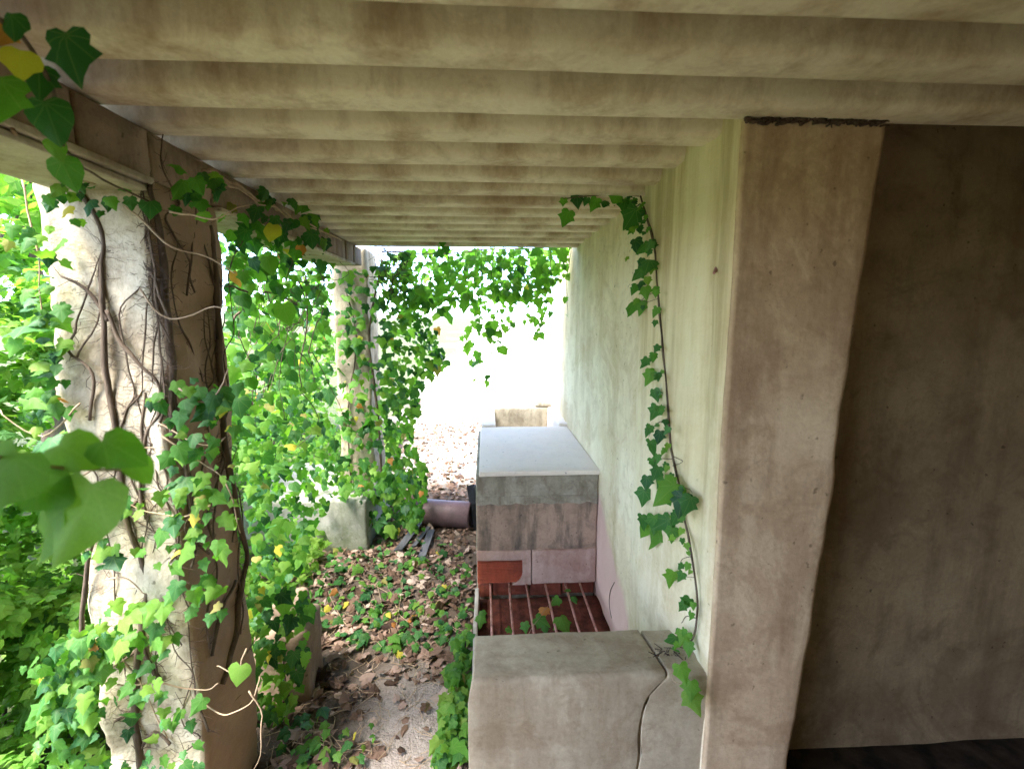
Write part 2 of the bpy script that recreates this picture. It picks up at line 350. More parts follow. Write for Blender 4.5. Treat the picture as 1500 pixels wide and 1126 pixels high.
# pier: front skin with an uneven right arris
edge = [on(px, py, 1, 1.25) for px, py in ((1306, 155), (1290, 260), (1268, 400), (1246, 545), (1234, 600), (1226, 700), (1205, 830), (1180, 980), (1155, 1110))]
def pier_right(z):
    e = sorted((p.z, p.x) for p in edge)
    if z <= e[0][0]: return e[0][1]
    for (a, xa), (b, xb) in zip(e, e[1:]):
        if a <= z <= b: return xa + (xb - xa) * (z - a) / (b - a)
    return e[-1][1]
pl = [(.06, 1.29), (.02, 1.275), (.004, 1.264), (.007, 1.256), (.014, 1.25)] + [(.04 + .04 * i, 1.25) for i in range(7)] + [(.9, 1.25), (.95, 1.25), (.985, 1.254), (.997, 1.264), (1, 1.28)] + [(1, 1.34 + .06 * i) for i in range(8)]
def pr_x(u, z):
    rx = pier_right(z) + .006 * noise.noise(Vector((7, 0, z * 11))); l = XW - .0135
    return l + (rx - l) * (u / 1.0 if u > .35 else u / 1.0)
zp = [q for q in zs if q < 2.19] + [2.193]
sweep('pier', [(u, y) for u, y in pl], zp, M['pier'], .004, xr=pr_x)
bm = bmesh.new()
V = []; F = []
def wall_grid(name, P, U, W, nu, nv, mat, amp=.006):
    V = []; F = []
    for j in range(nv + 1):
        for i in range(nu + 1):
            q = Vector(P) + Vector(U) * (i / nu) + Vector(W) * (j / nv)
            V.append(q + noise.noise_vector(q * 3.5) * amp + noise.noise_vector(q * 11) * amp * .4)
    for j in range(nv):
        for i in range(nu):
            F.append((j * (nu + 1) + i, j * (nu + 1) + i + 1, (j + 1) * (nu + 1) + i + 1, (j + 1) * (nu + 1) + i))
    return mesh(name, V, F, mat, house, smooth=True)
wall_grid('rear_wall', (-1.3, -1.35, -.03), (4.0, 0, 0), (0, 0, 2.4), 30, 20, M['pier'])  # unseen wall added behind the camera to cut the light from there
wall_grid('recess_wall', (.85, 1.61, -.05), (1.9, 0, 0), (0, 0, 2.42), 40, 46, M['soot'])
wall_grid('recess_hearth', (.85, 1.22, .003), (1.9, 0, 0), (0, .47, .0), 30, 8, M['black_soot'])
wall_grid('side_wall', (2.62, -2.4, -.03), (0, 4.1, 0), (0, 0, 2.4), 30, 20, M['pier'])  # unseen wall added at the right to keep the recess dark
# ragged row of small dark bits along the gap at the pier's head
V = []; F = []
for i in range(170):
    x = random.uniform(.665, 1.03); p = Vector((x, 1.247 - random.uniform(0, .004), 2.1925 + random.gauss(0, .004) + .006 * noise.noise(Vector((x * 14, 0, 0)))))
    l = random.uniform(.004, .014); tube_geo([p - Vector((l, 0, .003)), p + rv(.002), p + Vector((l, 0, random.gauss(0, .003)))], random.uniform(.002, .0055), .0015, 5, V, F)
mesh('mortar_gap', V, F, M['dead'], house, smooth=True)['kind'] = 'stuff'
# peg stub and cracks on the wall
V, F = tube_geo([on(1050, 392, 0, XW), on(1046, 400, 0, XW - .03)], .006, .004, 6); mesh('peg', V, F, M['rust'], house)
V, F = tube_geo(smooth_path([on(900, 852, 0, XW - .001), on(894, 866, 0, XW - .001), on(893, 885, 0, XW - .001), on(896, 905, 0, XW - .001)], 4, .003), .0022, .0014, 5); mesh('crack', V, F, M['dead'], house)

# ---------------------------------------------------------------- masonry bench / hearth along the wall
bench = tag(empty('masonry_hearth', (.3, 1.27, 0)), 'plastered masonry hearth bench with rusty grate, stone slab and open trough along the wall', 'hearth')
# front block in two pieces either side of an open crack
crk = [on(px, py, 1, 1.272) for px, py in ((979, 984), (975, 994), (962, 1003), (950, 1013), (944, 1026), (940, 1045), (936, 1068), (936, 1090), (937, 1104), (932, 1126))]
crk = [(p.x, p.z) for p in crk]; crk.append((crk[-1][0] - .01, -.03))
def block_piece(name, outl, yb, top_back):
    """outline in x,z at the front face; grid fill by horizontal strips, rounded front arris"""
    V = []; F = []
    nz = len(outl)
    nx = 14
    rows = []
    for (xl, xr_, z) in outl:
        rows.append([(xl + (xr_ - xl) * i / nx, 1.266, z) for i in range(nx + 1)])
    # top return over the block
    xl, xr_, z = outl[0]
    rows.insert(0, [(xl + (xr_ - xl) * i / nx, 1.27, z + .010) for i in range(nx + 1)])
    rows.insert(0, [(xl + .003 + (xr_ - xl - .003) * i / nx, 1.281, z + .015) for i in range(nx + 1)])
    for s in (.2, .45, .7, .95, 1.0):
        rows.insert(0, [(xl + .004 + (xr_ - xl - .004) * i / nx, 1.281 + (yb - 1.281) * s, z + .015 + (top_back - z - .015) * s) for i in range(nx + 1)])
    rows.insert(0, [(p[0], yb + .004, p[2] - .02) for p in rows[0]])
    rows.insert(0, [(p[0], yb + .004, -.03) for p in rows[0]])
    for r_ in rows:
        for k, p in enumerate(r_):
            q = Vector(p); d = noise.noise_vector(q * 6) * .003 + noise.noise_vector(q * 21) * .0012
            if k in (0, nx): d *= .5
            V.append(q + d)
    m = nx + 1
    for j in range(len(rows) - 1):
        for i in range(nx): F.append((j * m + i, j * m + i + 1, (j + 1) * m + i + 1, (j + 1) * m + i))
    F.append(tuple(j * m for j in range(len(rows)))); F.append(tuple(j * m + nx for j in range(len(rows))))
    return mesh(name, V, F, M['bench'], bench, smooth=True)
XL = -.058
outl = []; outr = []
for z in [.632 - .028 * i for i in range(25)]:
    zz = [(a, b) for a, b in crk]
    xc = crk[0][0]
    for (x0, z0), (x1, z1) in zip(crk, crk[1:]):
        if z1 <= z <= z0: xc = x0 + (x1 - x0) * (z0 - z) / (z0 - z1)
    if z > crk[0][1]: xc = crk[0][0] + .01
    g = .0026 + .0011 * math.sin(z * 19) + max(0, z - .60) * .03
    rl = XL + (.012 if z > .62 else .004 if z > .6 else 0)
    outl.append((rl, xc - g, z)); outr.append((xc + g, XW + .03, z))
a = block_piece('front_block', outl, 1.53, .605); b = block_piece('front_block', outr, 1.53, .60)
for o in (a, b):
    md = o.modifiers.new('bevel', 'BEVEL'); md.width = .004; md.segments = 2; md.limit_method = 'ANGLE'; md.angle_limit = R(60)
for p in a.data.polygons: pass
# paler worn top
rough_box('pit_floor', (-.05, 1.53, -.04), (XW + .01, 2.68, .018), M['soil_pit'], bench, 0, 1, .1, .006)
rough_box('side_kerb', (XL - .012, 1.53, -.03), (XL + .012, 2.66, .105), M['bench_top'], bench, .006, 2, .06, .004)
def prism(name, outline, y0, y1, mat, parent):
    V = [(x, y0, z) for x, z in outline] + [(x, y1, z) for x, z in outline]; n = len(outline)
    F = [tuple(range(n)), tuple(range(n, 2 * n))] + [(i, (i + 1) % n, n + (i + 1) % n, n + i) for i in range(n)]
    return mesh(name, V, F, mat, parent)
# back body: stained band, grey band, pink course with exposed hollow brick, pit bricks under
Y0 = 2.685
rough_box('hearth_body', (XL, Y0 + .045, -.03), (XW - .004, 3.80, .792), M['grey'], bench, .012, 3, .08, .004, 2)
rough_box('grey_band', (XL + .002, Y0 - .004, .622), (XW - .006, Y0 + .05, .79), M['grey'], bench, .006, 3, .02, .008, 3)
low = [(XL + .004 + (XW - .012 - XL) * i / 44, .612 + .018 * noise.noise(Vector((i * .31, 2, 0))) + .006 * noise.noise(Vector((i * 1.3, 5, 0)))) for i in range(45)]
prism('render_crust', low + [(XW - .008, .66), (XL + .004, .66)], Y0 - .007, Y0 + .04, M['grey'], bench)
rough_box('stained_band', (XL + .001, Y0 + .004, .318), (XW - .006, Y0 + .05, .618), M['stained'], bench, .006, 3, .04, .004, 4)
rough_box('mortar_band', (XL, Y0 - .010, .262), (.268, Y0 + .05, .322), M['pink'], bench, .006, 3, .03, .004, 5)
rough_box('pink_panel', (.274, Y0 - .012, .108), (XW - .008, Y0 + .05, .322), M['pink'], bench, .007, 3, .03, .004, 6)
# plaster left around the broken corner of the brick
prism('broken_plaster', [(.216, .266), (.268, .266), (.268, .104), (.155, .104), (.168, .112), (.183, .122), (.199, .136), (.212, .157), (.217, .18)], Y0 - .0085, Y0 + .04, M['pink'], bench)
# ribbed hollow brick
V = []; F = []; prof = []
for i in range(15):
    z = .118 + i * .0099
    prof += [(z, 0.0), (z + .0058, 0.0), (z + .0066, .008), (z + .0093, .008)]
for x in (XL + .004, .222):
    for z, d in prof: V.append((x, Y0 + .0005 + d, z))
n = len(prof)
for i in range(n - 1): F.append((i, i + 1, n + i + 1, n + i))
hb = mesh('hollow_brick', V, F, M['terra'], bench)
for i, (x0, x1) in enumerate([(XL + .004, .03), (.036, .255), (.262, .46), (.467, XW - .01)]):
    rough_box('brick', (x0, Y0 + .012 + .01 * (i % 2), .02), (x1, Y0 + .08, .104), M['pit'], bench, .005, 2, .04, .005, i)
rough_box('top_slab', (-.038, 2.655, .79), (XW - .004, 3.79, .82), M['slab'], bench, .006, 3, .1, .0015, 1)
# open trough behind
rough_box('trough_wall', (-.03, 3.80, 0), (.085, 4.62, .835), M['slab'], bench, .01, 3, .1, .003, 1)
rough_box('trough_wall', (.087, 4.50, 0), (.60, 4.62, .838), M['grey'], bench, .01, 3, .1, .003, 2)  # far wall in darker grey, its shade put into the colour
rough_box('trough_wall', (.60, 3.80, 0), (XW + .04, 4.62, .84), M['slab'], bench, .01, 3, .1, .003, 3)
rough_box('trough_base', (.05, 3.79, 0), (.62, 4.52, .5), M['grey'], bench, .01, 2, .2, .003, 3)
for i, px in enumerate((718.5, 746, 771.5, 799.5, 829, 851)):
    p = on(px, 859, 2, .105); q = Vector((p.x + random.uniform(-.006, .006), 1.51, .105 + random.uniform(-.004, .004)))
    V, F = tube_geo([(p.x, 2.70, .105), (p.x * .67 + q.x * .33, 2.3, .102), (p.x * .33 + q.x * .67, 1.9, .104), q], .0066, None, 8)
    mesh('grate_bar', V, F, M['rust'], bench, smooth=True)
# stone lying on the far end of the wall rim
def stone(name, c, r, sq, mat, label, cat, seed):
    bm = bmesh.new(); bmesh.ops.create_icosphere(bm, subdivisions=3, radius=1)
    for v in bm.verts:
        v.co = Vector((v.co.x * r * sq[0], v.co.y * r * sq[1], v.co.z * r * sq[2])) * (1 + .25 * noise.noise(v.co * 1.4 + Vector((seed, 0, 0))))
        v.co += Vector(c)
    me = bpy.data.meshes.new(name); bm.to_mesh(me); bm.free(); me.materials.append(mat)
    me.polygons.foreach_set('use_smooth', [True] * len(me.polygons))
    return tag(link(bpy.data.objects.new(name, me)), label, cat)
stone('stone', (.56, 4.55, .868), .085, (1.1, .6, .5), M['grey'], 'rounded grey stone resting on the trough rim', 'stone', 3)

# ---------------------------------------------------------------- loose things on the ground
V = []; F = []
pa, pb = Vector((-.50, 3.80, .105)), Vector((-.12, 3.72, .105)); ax = (pb - pa).normalized(); u = Vector((0, 0, 1)); k_ = ax.cross(u)
rings = [(pa, .105), (pa + ax * .01, .108), (pa * .5 + pb * .5, .107), (pb - ax * .012, .108), (pb, .104), (pb, .088), (pb - ax * .1, .086), (pa + ax * .02, .086), (pa, .09)]
for c0, r in rings:
    for j in range(28):
        a = 2 * math.pi * j / 28; V.append(c0 + (u * math.cos(a) + k_ * math.sin(a)) * r)
for i in range(len(rings)):
    i2 = (i + 1) % len(rings)
    for j in range(28): F.append((i * 28 + j, i * 28 + (j + 1) % 28, i2 * 28 + (j + 1) % 28, i2 * 28 + j))
o = mesh('clay_pipe', V, F, M['pipe'], smooth=True); tag(o, 'short purple brown clay pipe lying on its side among the leaves', 'pipe')
cr = tag(empty('broken_crate', (-.06, 3.75, 0)), 'black plastic crate fragment leaning on the masonry hearth side', 'crate')
def slat(name, p, q, wv, th, mat, parent):
    p, q, wv = Vector(p), Vector(q), Vector(wv); d = (q - p).normalized(); nn = d.cross(wv).normalized() * th
    V = [p - wv, p + wv, q + wv, q - wv]; V = [x - nn for x in V] + [x + nn for x in V]
    F = [(0, 1, 2, 3), (4, 5, 6, 7), (0, 1, 5, 4), (1, 2, 6, 5), (2, 3, 7, 6), (3, 0, 4, 7)]
    return mesh(name, V, F, mat, parent)
slat('rim', (-.125, 3.78, .34), (-.095, 3.72, .17), (.032, .0, .006), .008, M['black'], cr)
slat('panel', (-.10, 3.72, .20), (-.078, 3.68, .0), (.024, .01, 0), .008, M['black'], cr)
slat('rib', (-.094, 3.77, .33), (-.066, 3.75, .0), (.006, .03, 0), .006, M['black'], cr)
for i, (p, q, wd) in enumerate([(on(583, 806, 2, .03), on(622, 755, 2, .05), .030), (on(606, 800, 2, .03), on(634, 764, 2, .045), .016), (on(618, 815, 2, .03), on(632, 776, 2, .04), .026)]):
    o = slat('board', p, q, (wd, .004, 0), .006, M['board'], None)
    tag(o, ['wide dark grey strip of board lying on the leaf litter beside the plinth', 'narrow dark grey batten between two wider strips on the leaf litter', 'short dark grey strip of board pointing towards the clay pipe'][i], 'board')
rough = tag(empty('masonry_stub', (-.9, 2.05, 0)), 'low brown broken masonry stub overgrown with ivy behind the thick pillar', 'masonry stub')
rough_box('body', (-1.02, 1.96, -.02), (-.80, 2.2, .34), M['beam'], rough, .03, 3, .05, .02, 8)
rough_box('broken_top', (-.95, 1.99, .31), (-.82, 2.15, .46), M['beam'], rough, .03, 3, .05, .02, 9)

# ---------------------------------------------------------------- leaves
def leaf_geo(kind, seed):
    """returns verts, faces of a leaf in the XY plane: stalk at origin, tip towards -Y, length about 1"""
    rr = random.Random(seed)
    if kind == 'ivy':
        half = [(0, .06), (.16, .16), (.34, .12), (.44, -.02), (.36, -.16), (.52, -.34), (.34, -.42), (.24, -.56), (.12, -.80), (0, -1.0)]
    elif kind == 'vine':
        half = [(0, .02), (.2, .14), (.42, .04), (.5, -.2), (.46, -.42), (.32, -.62), (.16, -.82), (0, -1.0)]
    else:
        half = [(0, 0), (.2, -.18), (.3, -.45), (.22, -.75), (0, -1)]
    half = [(x * rr.uniform(.9, 1.1), y) for x, y in half]
    fold = rr.uniform(.1, .3); curl = rr.uniform(-.12, .22)
    def zz(x, y): return -abs(x) * fold + curl * (y * y) - .0 + .05 * math.sin(7 * x + 5 * y + seed)
    mid = [(0, -.3), (0, -.65)]
    V = []; F = []
    L = [(x, y) for x, y in half]; n = len(L)
    V += [(x, y, zz(x, y)) for x, y in L]
    V += [(-x * rr.uniform(.92, 1.08), y, zz(x, y)) for x, y in L[1:-1]]
    c = len(V); V.append((0, -.28, zz(0, -.28) + .03))
    for i in range(n - 1): F.append((c, i + 1, i))
    left = [0] + list(range(n, n + n - 2)) + [n - 1]
    for i in range(n - 1): F.append((c, left[i], left[i + 1]))
    return V, F
LEAF = {k: [leaf_geo(k, s) for s in range(5)] for k in ('ivy', 'vine', 'plain')}
LMESH = {}
def leaf_mesh(kind, var, mat):
    key = (kind, var, mat.name)
    if key not in LMESH:
        v, f = LEAF[kind][var]; me = bpy.data.meshes.new(kind + '_leaf'); me.from_pydata(v, [], f)
        me.polygons.foreach_set('use_smooth', [True] * len(f)); me.materials.append(mat); LMESH[key] = me; leaf_uv(me, [q[:2] for q in v])
    return LMESH[key]
def frame(nrm, tip):
    z = Vector(nrm).normalized(); y = -Vector(tip); y = y - z * y.dot(z)
    if y.length < 1e-4: y = z.orthogonal()
    y.normalize(); x = y.cross(z)
    return Matrix((x, y, z)).transposed()
def lsize(m): return m * random.lognormvariate(0, .33)
class Ivy:
    """collects leaves; the nearest ones become parts, the rest one mass"""
    def __init__(s, root): s.root = root; s.L = []; s.p_tired = .035
    def add(s, p, nrm, tip, size, mat='ivy', kind='ivy'):
        if mat in ('ivy', 'ivy_dark') and random.random() < s.p_tired: mat = random.choice(['yellow', 'orange', 'tired', 'tired'])
        s.L.append((Vector(p), frame(nrm, tip), size, mat, kind, random.randrange(5)))
    def build(s, cap=250, name='leaf', mass='foliage'):
        key = lambda l: -(l[2] / max(.2, (l[0] - CAM).length))
        s.L.sort(key=key)
        inv = Matrix.Translation(s.root.location).inverted()
        for p, m, size, mat, kind, var in s.L[:cap]:
            o = bpy.data.objects.new(name, leaf_mesh(kind, var, M[mat])); link(o, s.root)
            o.matrix_parent_inverse = inv
            o.matrix_basis = Matrix.Translation(p) @ m.to_4x4() @ Matrix.Scale(size, 4)
        rest = s.L[cap:]
        bym = {}
        for l in rest: bym.setdefault(l[3], []).append(l)
        for mat, ls in bym.items():
            V = []; F = []; XY = []
            for p, m, size, _, kind, var in ls:
                b = len(V); v, f = LEAF[kind][var]; XY += [q[:2] for q in v]
                V += [tuple(p + m @ (Vector(q) * size)) for q in v]; F += [tuple(b + i for i in t_) for t_ in f]
            me = bpy.data.meshes.new(mass); me.from_pydata(V, [], F); me.polygons.foreach_set('use_smooth', [True] * len(F)); me.materials.append(M[mat])
            leaf_uv(me, XY); o = bpy.data.objects.new(mass, me); link(o, s.root); o.matrix_parent_inverse = inv; o['kind'] = 'stuff'
def stems(root, paths, mat, name='stem', n=6, jit=.006):
    for pts, r0, r1 in paths:
        V, F = tube_geo(smooth_path(pts, 5, jit), r0, r1, n, wob=.5)
        mesh(name, V, F, M[mat], root, smooth=True)
def in_poly(x, y, P):
    c = False; j = len(P) - 1
    for i in range(len(P)):
        if (P[i][1] > y) != (P[j][1] > y) and x < (P[j][0] - P[i][0]) * (y - P[i][1]) / (P[j][1] - P[i][1]) + P[i][0]: c = not c
        j = i
    return c
def sample(P, n):
    xs = [p[0] for p in P]; ys = [p[1] for p in P]; out = []
    while len(out) < n:
        q = (random.uniform(min(xs), max(xs)), random.uniform(min(ys), max(ys)))
        if in_poly(*q, P): out.append(q)
    return out

# --- ivy on the thick near pillar
FY = 1.372; IX = XB + .008
ivn = tag(empty('pillar_ivy', (-.98, 1.36, 0)), 'woody ivy climbing the thick cream pillar with bare stems and sparse leaves', 'ivy')
F_ = lambda *pp: [on(x, y, 1, FY) for x, y in pp]
I_ = lambda *pp: [on(x, y, 0, IX) for x, y in pp]
S1 = [
    (F_((205, 1126), (196, 1040), (205, 930), (215, 850), (185, 760), (176, 680), (166, 610), (156, 530), (150, 470), (152, 400), (146, 330), (120, 280)), .013, .008),
    (F_((156, 470), (140, 440), (118, 420), (90, 405)), .008, .004),
    (F_((156, 455), (175, 500), (205, 530), (232, 560), (236, 600), (215, 640), (205, 700), (214, 760)), .007, .006),
    (F_((212, 700), (210, 640), (212, 575)), .007, .005),
    (F_((236, 1000), (214, 960), (205, 905), (240, 840), (262, 790), (250, 720)), .008, .006),
    (F_((118, 1000), (120, 900), (130, 820), (150, 770), (200, 735)), .010, .007),
    (F_((248, 880), (225, 925), (190, 960), (150, 985)), .006, .004),
    (F_((250, 1090), (225, 1075), (200, 1100)), .008, .005)]
S2 = [
    (I_((255, 640), (252, 560), (248, 480), (240, 400), (232, 330), (220, 270)), .013, .009),
    (I_((252, 545), (262, 620), (275, 700), (284, 790), (280, 830)), .010, .006),
    (I_((325, 1000), (345, 930), (352, 870), (362, 820), (350, 760), (336, 690), (324, 600), (322, 500), (316, 400), (306, 330)), .015, .012),
    (I_((310, 960), (322, 900), (345, 850)), .007, .005)]
S1 = [(a_, b_ * .72, c_ * .72) for a_, b_, c_ in S1]; S2 = [(a_, b_ * .8, c_ * .8) for a_, b_, c_ in S2]
for i in range(26):
    y = random.uniform(420, 1120); x = 110 + (y - 300) * .09 + random.uniform(-20, 130); q = [(x, y)]
    for k in range(random.randint(3, 6)):
        x += random.gauss(0, 22); y -= random.uniform(20, 70); q.append((max(80 + (y - 300) * .1, min(x, 240 + (y - 560) * .1)), y))
    S1.append((F_(*q), random.uniform(.0018, .0042), .0015))
for i in range(14):
    y = random.uniform(420, 1050); x = 262 + (y - 400) * .07 + random.uniform(0, 60); q = [(x, y)]
    for k in range(random.randint(3, 6)):
        x += random.gauss(-2, 14); y -= random.uniform(20, 70); q.append((x, y))
    S2.append((I_(*q), random.uniform(.0018, .004), .0015))
stems(ivn, S1 + S2, 'bark', jit=.007)
NEAR_STEMS = [(q[0], True) for q in S1] + [(q[0], False) for q in S2]
pale = [[(180, 300), (240, 350), (300, 375), (345, 400)], [(200, 420), (250, 470), (300, 450), (335, 457)], [(235, 640), (300, 680), (340, 720), (352, 780)],
        [(310, 740), (250, 760), (180, 735)], [(120, 590), (60, 640), (0, 600)], [(150, 850), (190, 845), (215, 870)], [(170, 1002), (230, 1002), (300, 1010), (320, 1000)],
        [(300, 1030), (330, 1045), (365, 1030), (380, 990)], [(365, 1010), (385, 1060), (372, 1126)], [(180, 960), (210, 1010), (245, 1080)], [(250, 310), (310, 320), (370, 300)],
        [(30, 260), (60, 400), (60, 460)], [(265, 570), (310, 590), (335, 540)], [(360, 950), (345, 985), (318, 975)], [(230, 620), (300, 650), (330, 640)], [(110, 700), (180, 660), (240, 655)]]
for q in pale:
    stems(ivn, [([on(x, y, 1, 1.34 - .02 * math.sin(x)) for x, y in q], .0026, .0016)], 'palevine', 'tendril', 5, .012)
V = []; F = []
for q, pl_ in NEAR_STEMS:
    pts = smooth_path(q, 6, .005)
    for p in pts:
        for _ in range(1 if random.random() < .75 else 0):
            d = (Vector((random.gauss(0, 1), 0, random.gauss(0, .3))) if pl_ else Vector((0, random.gauss(0, 1), random.gauss(0, .3)))).normalized()
            l = random.uniform(.008, .03); sd_ = Vector((0, -.001, 0)) if pl_ else Vector((.001, 0, 0))
            tube_geo([p + sd_, p + d * l + rv(.003), p + d * l * 1.8 + rv(.006)], .0009, .0005, 4, V, F)
mesh('rootlets', V, F, M['dead'], ivn)['kind'] = 'stuff'
iv = Ivy(ivn)
for P, n, pl_ in [([(215, 560), (335, 540), (340, 700), (230, 690)], 16, 1.34), ([(70, 290), (130, 250), (200, 280), (130, 330)], 9, 1.34), ([(235, 700), (330, 690), (335, 900), (250, 870)], 26, 1.33),
                  ([(80, 760), (200, 700), (230, 800), (150, 830)], 14, 1.33), ([(90, 930), (200, 880), (230, 960), (120, 1080)], 26, 1.33), ([(60, 950), (150, 900), (160, 1126), (60, 1126)], 46, 1.30),
                  ([(200, 960), (300, 980), (300, 1126), (180, 1126)], 18, 1.33), ([(265, 235), (335, 250), (335, 330), (270, 320)], 8, 1.40), ([(30, 330), (100, 330), (110, 700), (60, 700)], 34, 1.36),
                  ([(150, 880), (260, 860), (260, 950), (160, 950)], 16, 1.33), ([(290, 560), (350, 560), (350, 760), (290, 760)], 14, 1.36)]:
    for x, y in sample(P, int(n * 2.3)):
        p = on(x, y, 1, pl_) + Vector((0, -abs(random.gauss(0, .03)), 0))
        iv.add(p, Vector((.2, -1, .5)) + rv(.45), Vector((0, -.2, -1)) + rv(.35), lsize(.036), random.choice(['ivy', 'ivy', 'ivy', 'ivy_dark', 'ivy_bright']))
iv.add(on(352, 975, 1, 1.25), (.1, -1, .2), (-.2, 0, -1), .06, 'ivy_bright', 'vine')
iv.build(295)

# --- ivy hanging over the beam near the camera
ivb = tag(empty('beam_ivy', (-.86, .9, 2.06)), 'ivy with a yellow leaf trailing over the near end of the beam', 'ivy')
iv = Ivy(ivb)
big = [(95, 50, .82, 'ivy_dark', .10), (0, 118, .80, 'ivy', .10), (66, 150, .86, 'ivy_dark', .085), (30, 75, .84, 'yellow', .065), (90, 235, 1.0, 'ivy', .075), (75, 205, .98, 'ivy_bright', .05), (18, 22, .8, 'ivy_dark', .05), (58, 100, .88, 'ivy_dark', .07), (10, 40, .84, 'orange', .05), (285, 262, 1.28, 'ivy', .06), (220, 295, 1.3, 'ivy', .06), (160, 290, 1.25, 'ivy', .045), (190, 290, 1.28, 'ivy_dark', .045)]
for x, y, d, mat, s in big:
    iv.add(on(x, y, 1, d), Vector((.35, -1, .1)) + rv(.2), Vector((.2, .1, -1)) + rv(.2), s * .78, mat, random.choice(['vine', 'ivy']))
stems(ivb, [([on(0, 30, 1, .80), on(40, 60, 1, .84), on(75, 130, 1, .90), on(90, 210, 1, .98), on(150, 262, 1, 1.2), on(230, 300, 1, 1.32)], .004, .002)], 'bark')
stems(ivb, [([on(20, 190, 1, 1.0), on(70, 250, 1, 1.2), on(140, 270, 1, 1.28)], .003, .002)], 'palevine', 'tendril')
iv.build()

# --- spray of big leaves close to the lens
ivs = tag(empty('foreground_vine', (-.75, .42, 1.5)), 'vine spray of large smooth green leaves reaching in front of the thick pillar', 'vine')
iv = Ivy(ivs)
for x, y, d, s, nn in [(25, 690, .50, .085, (.2, -1, .4)), (135, 735, .52, .10, (.1, -1, .3)), (150, 670, .55, .065, (.3, -.7, .8)), (85, 675, .55, .07, (.0, -.8, .9)), (195, 700, .56, .04, (.5, -1, .2)), (70, 770, .52, .07, (-.4, -1, .1)), (98, 790, .53, .05, (.6, -1, 0)), (-40, 720, .5, .08, (0, -1, .3)), (52, 735, .52, .06, (.2, -1, .6))]:
    iv.add(on(x, y - 25, 1, d), Vector(nn) + rv(.1), Vector((.3, 0, -1)) + rv(.3), s * .85, 'ivy_bright', 'vine')
stems(ivs, [([on(-120, 640, 1, .42), on(-30, 660, 1, .48), on(60, 680, 1, .53), on(130, 690, 1, .55), on(200, 690, 1, .57)], .0025, .0014)], 'palevine')
iv.build()

# --- curtain of ivy between the two pillars
ivc = tag(empty('ivy_curtain', (-1.05, 2.6, 0)), 'leafy ivy curtain hanging from the beam between the two pillars', 'ivy')
iv = Ivy(ivc)
mid = [(338, 300), (480, 318), (490, 420), (480, 560), (500, 700), (455, 790), (440, 840), (400, 900), (365, 930), (372, 800), (345, 600), (335, 420)]
for x, y in sample(mid, 1800):
    X = -random.triangular(.92, 1.55, 1.05)
    if random.random() > .5 + .5 * noise.noise(Vector((x * .018, y * .018, X * 4))) + .25: continue
    p = on(x, y, 0, X)
    iv.add(p, Vector((.6, -.7, .5)) + rv(.5), Vector((0, 0, -1)) + rv(.4), lsize(.044), random.choice(['ivy', 'backlit', 'ivy_dark', 'ivy_bright', 'ivy']), random.choice(['ivy', 'vine']))
for x, y in sample([(380, 275), (480, 290), (480, 350), (440, 370), (360, 340), (340, 300)], 40):
    iv.add(on(x, y, 0, XB + random.uniform(.0, .08)), Vector((.8, -.8, -.1)) + rv(.3), Vector((0, 0, -1)) + rv(.3), lsize(.048), random.choice(['ivy', 'ivy_dark', 'ivy']))
for x, y in sample([(335, 330), (490, 345), (490, 430), (338, 440)], 150):
    iv.add(on(x, y, 0, -random.uniform(.95, 1.2)), Vector((.6, -.7, .4)) + rv(.5), Vector((0, 0, -1)) + rv(.4), lsize(.045), random.choice(['ivy', 'backlit', 'ivy_bright', 'ivy_dark']))
for x, y, mat, s in [(400, 338, 'yellow', .07), (440, 368, 'orange', .05), (515, 218, 'ivy', .06), (558, 243, 'ivy', .045), (483, 232, 'ivy', .035), (455, 350, 'ivy_dark', .075), (392, 385, 'ivy', .07), (415, 455, 'ivy_bright', .09), (430, 330, 'ivy_dark', .06)]:
    iv.add(on(x, y - 8, 0, -.82 if x < 470 else -.55), Vector((.4, -1, .1)) + rv(.15), Vector((0, 0, -1)) + rv(.2), s, mat, 'vine')
st = []
for i in range(26):
    x0 = random.uniform(345, 480); y0 = random.uniform(290, 480)
    X = -random.uniform(.9, 1.2)
    q = [(x0, y0)]
    for k in range(4): q.append((q[-1][0] + random.uniform(-45, 30), q[-1][1] + random.uniform(-25, 85)))
    st.append(([on(a_, b_, 0, X) for a_, b_ in q], random.uniform(.002, .005), .0015))
st.append(([on(480, 205, 0, -.7), on(484, 240, 0, -.75), on(470, 300, 0, -.85), on(452, 360, 0, -.9)], .002, .0015))
st.append(([on(560, 245, 0, -.55), on(520, 225, 0, -.6), on(490, 215, 0, -.7)], .002, .0015))
stems(ivc, st, 'bark', 'stem', 5, .015)
stems(ivc, [([on(300, 250, 0, -.87), on(380, 290, 0, -.86), on(440, 325, 0, -.86), on(500, 352, 0, -.86)], .006, .004), ([on(320, 262, 0, -.86), on(400, 305, 0, -.85), on(470, 340, 0, -.85)], .004, .003)], 'palevine', 'tendril', 5, .02)
iv.build(290)

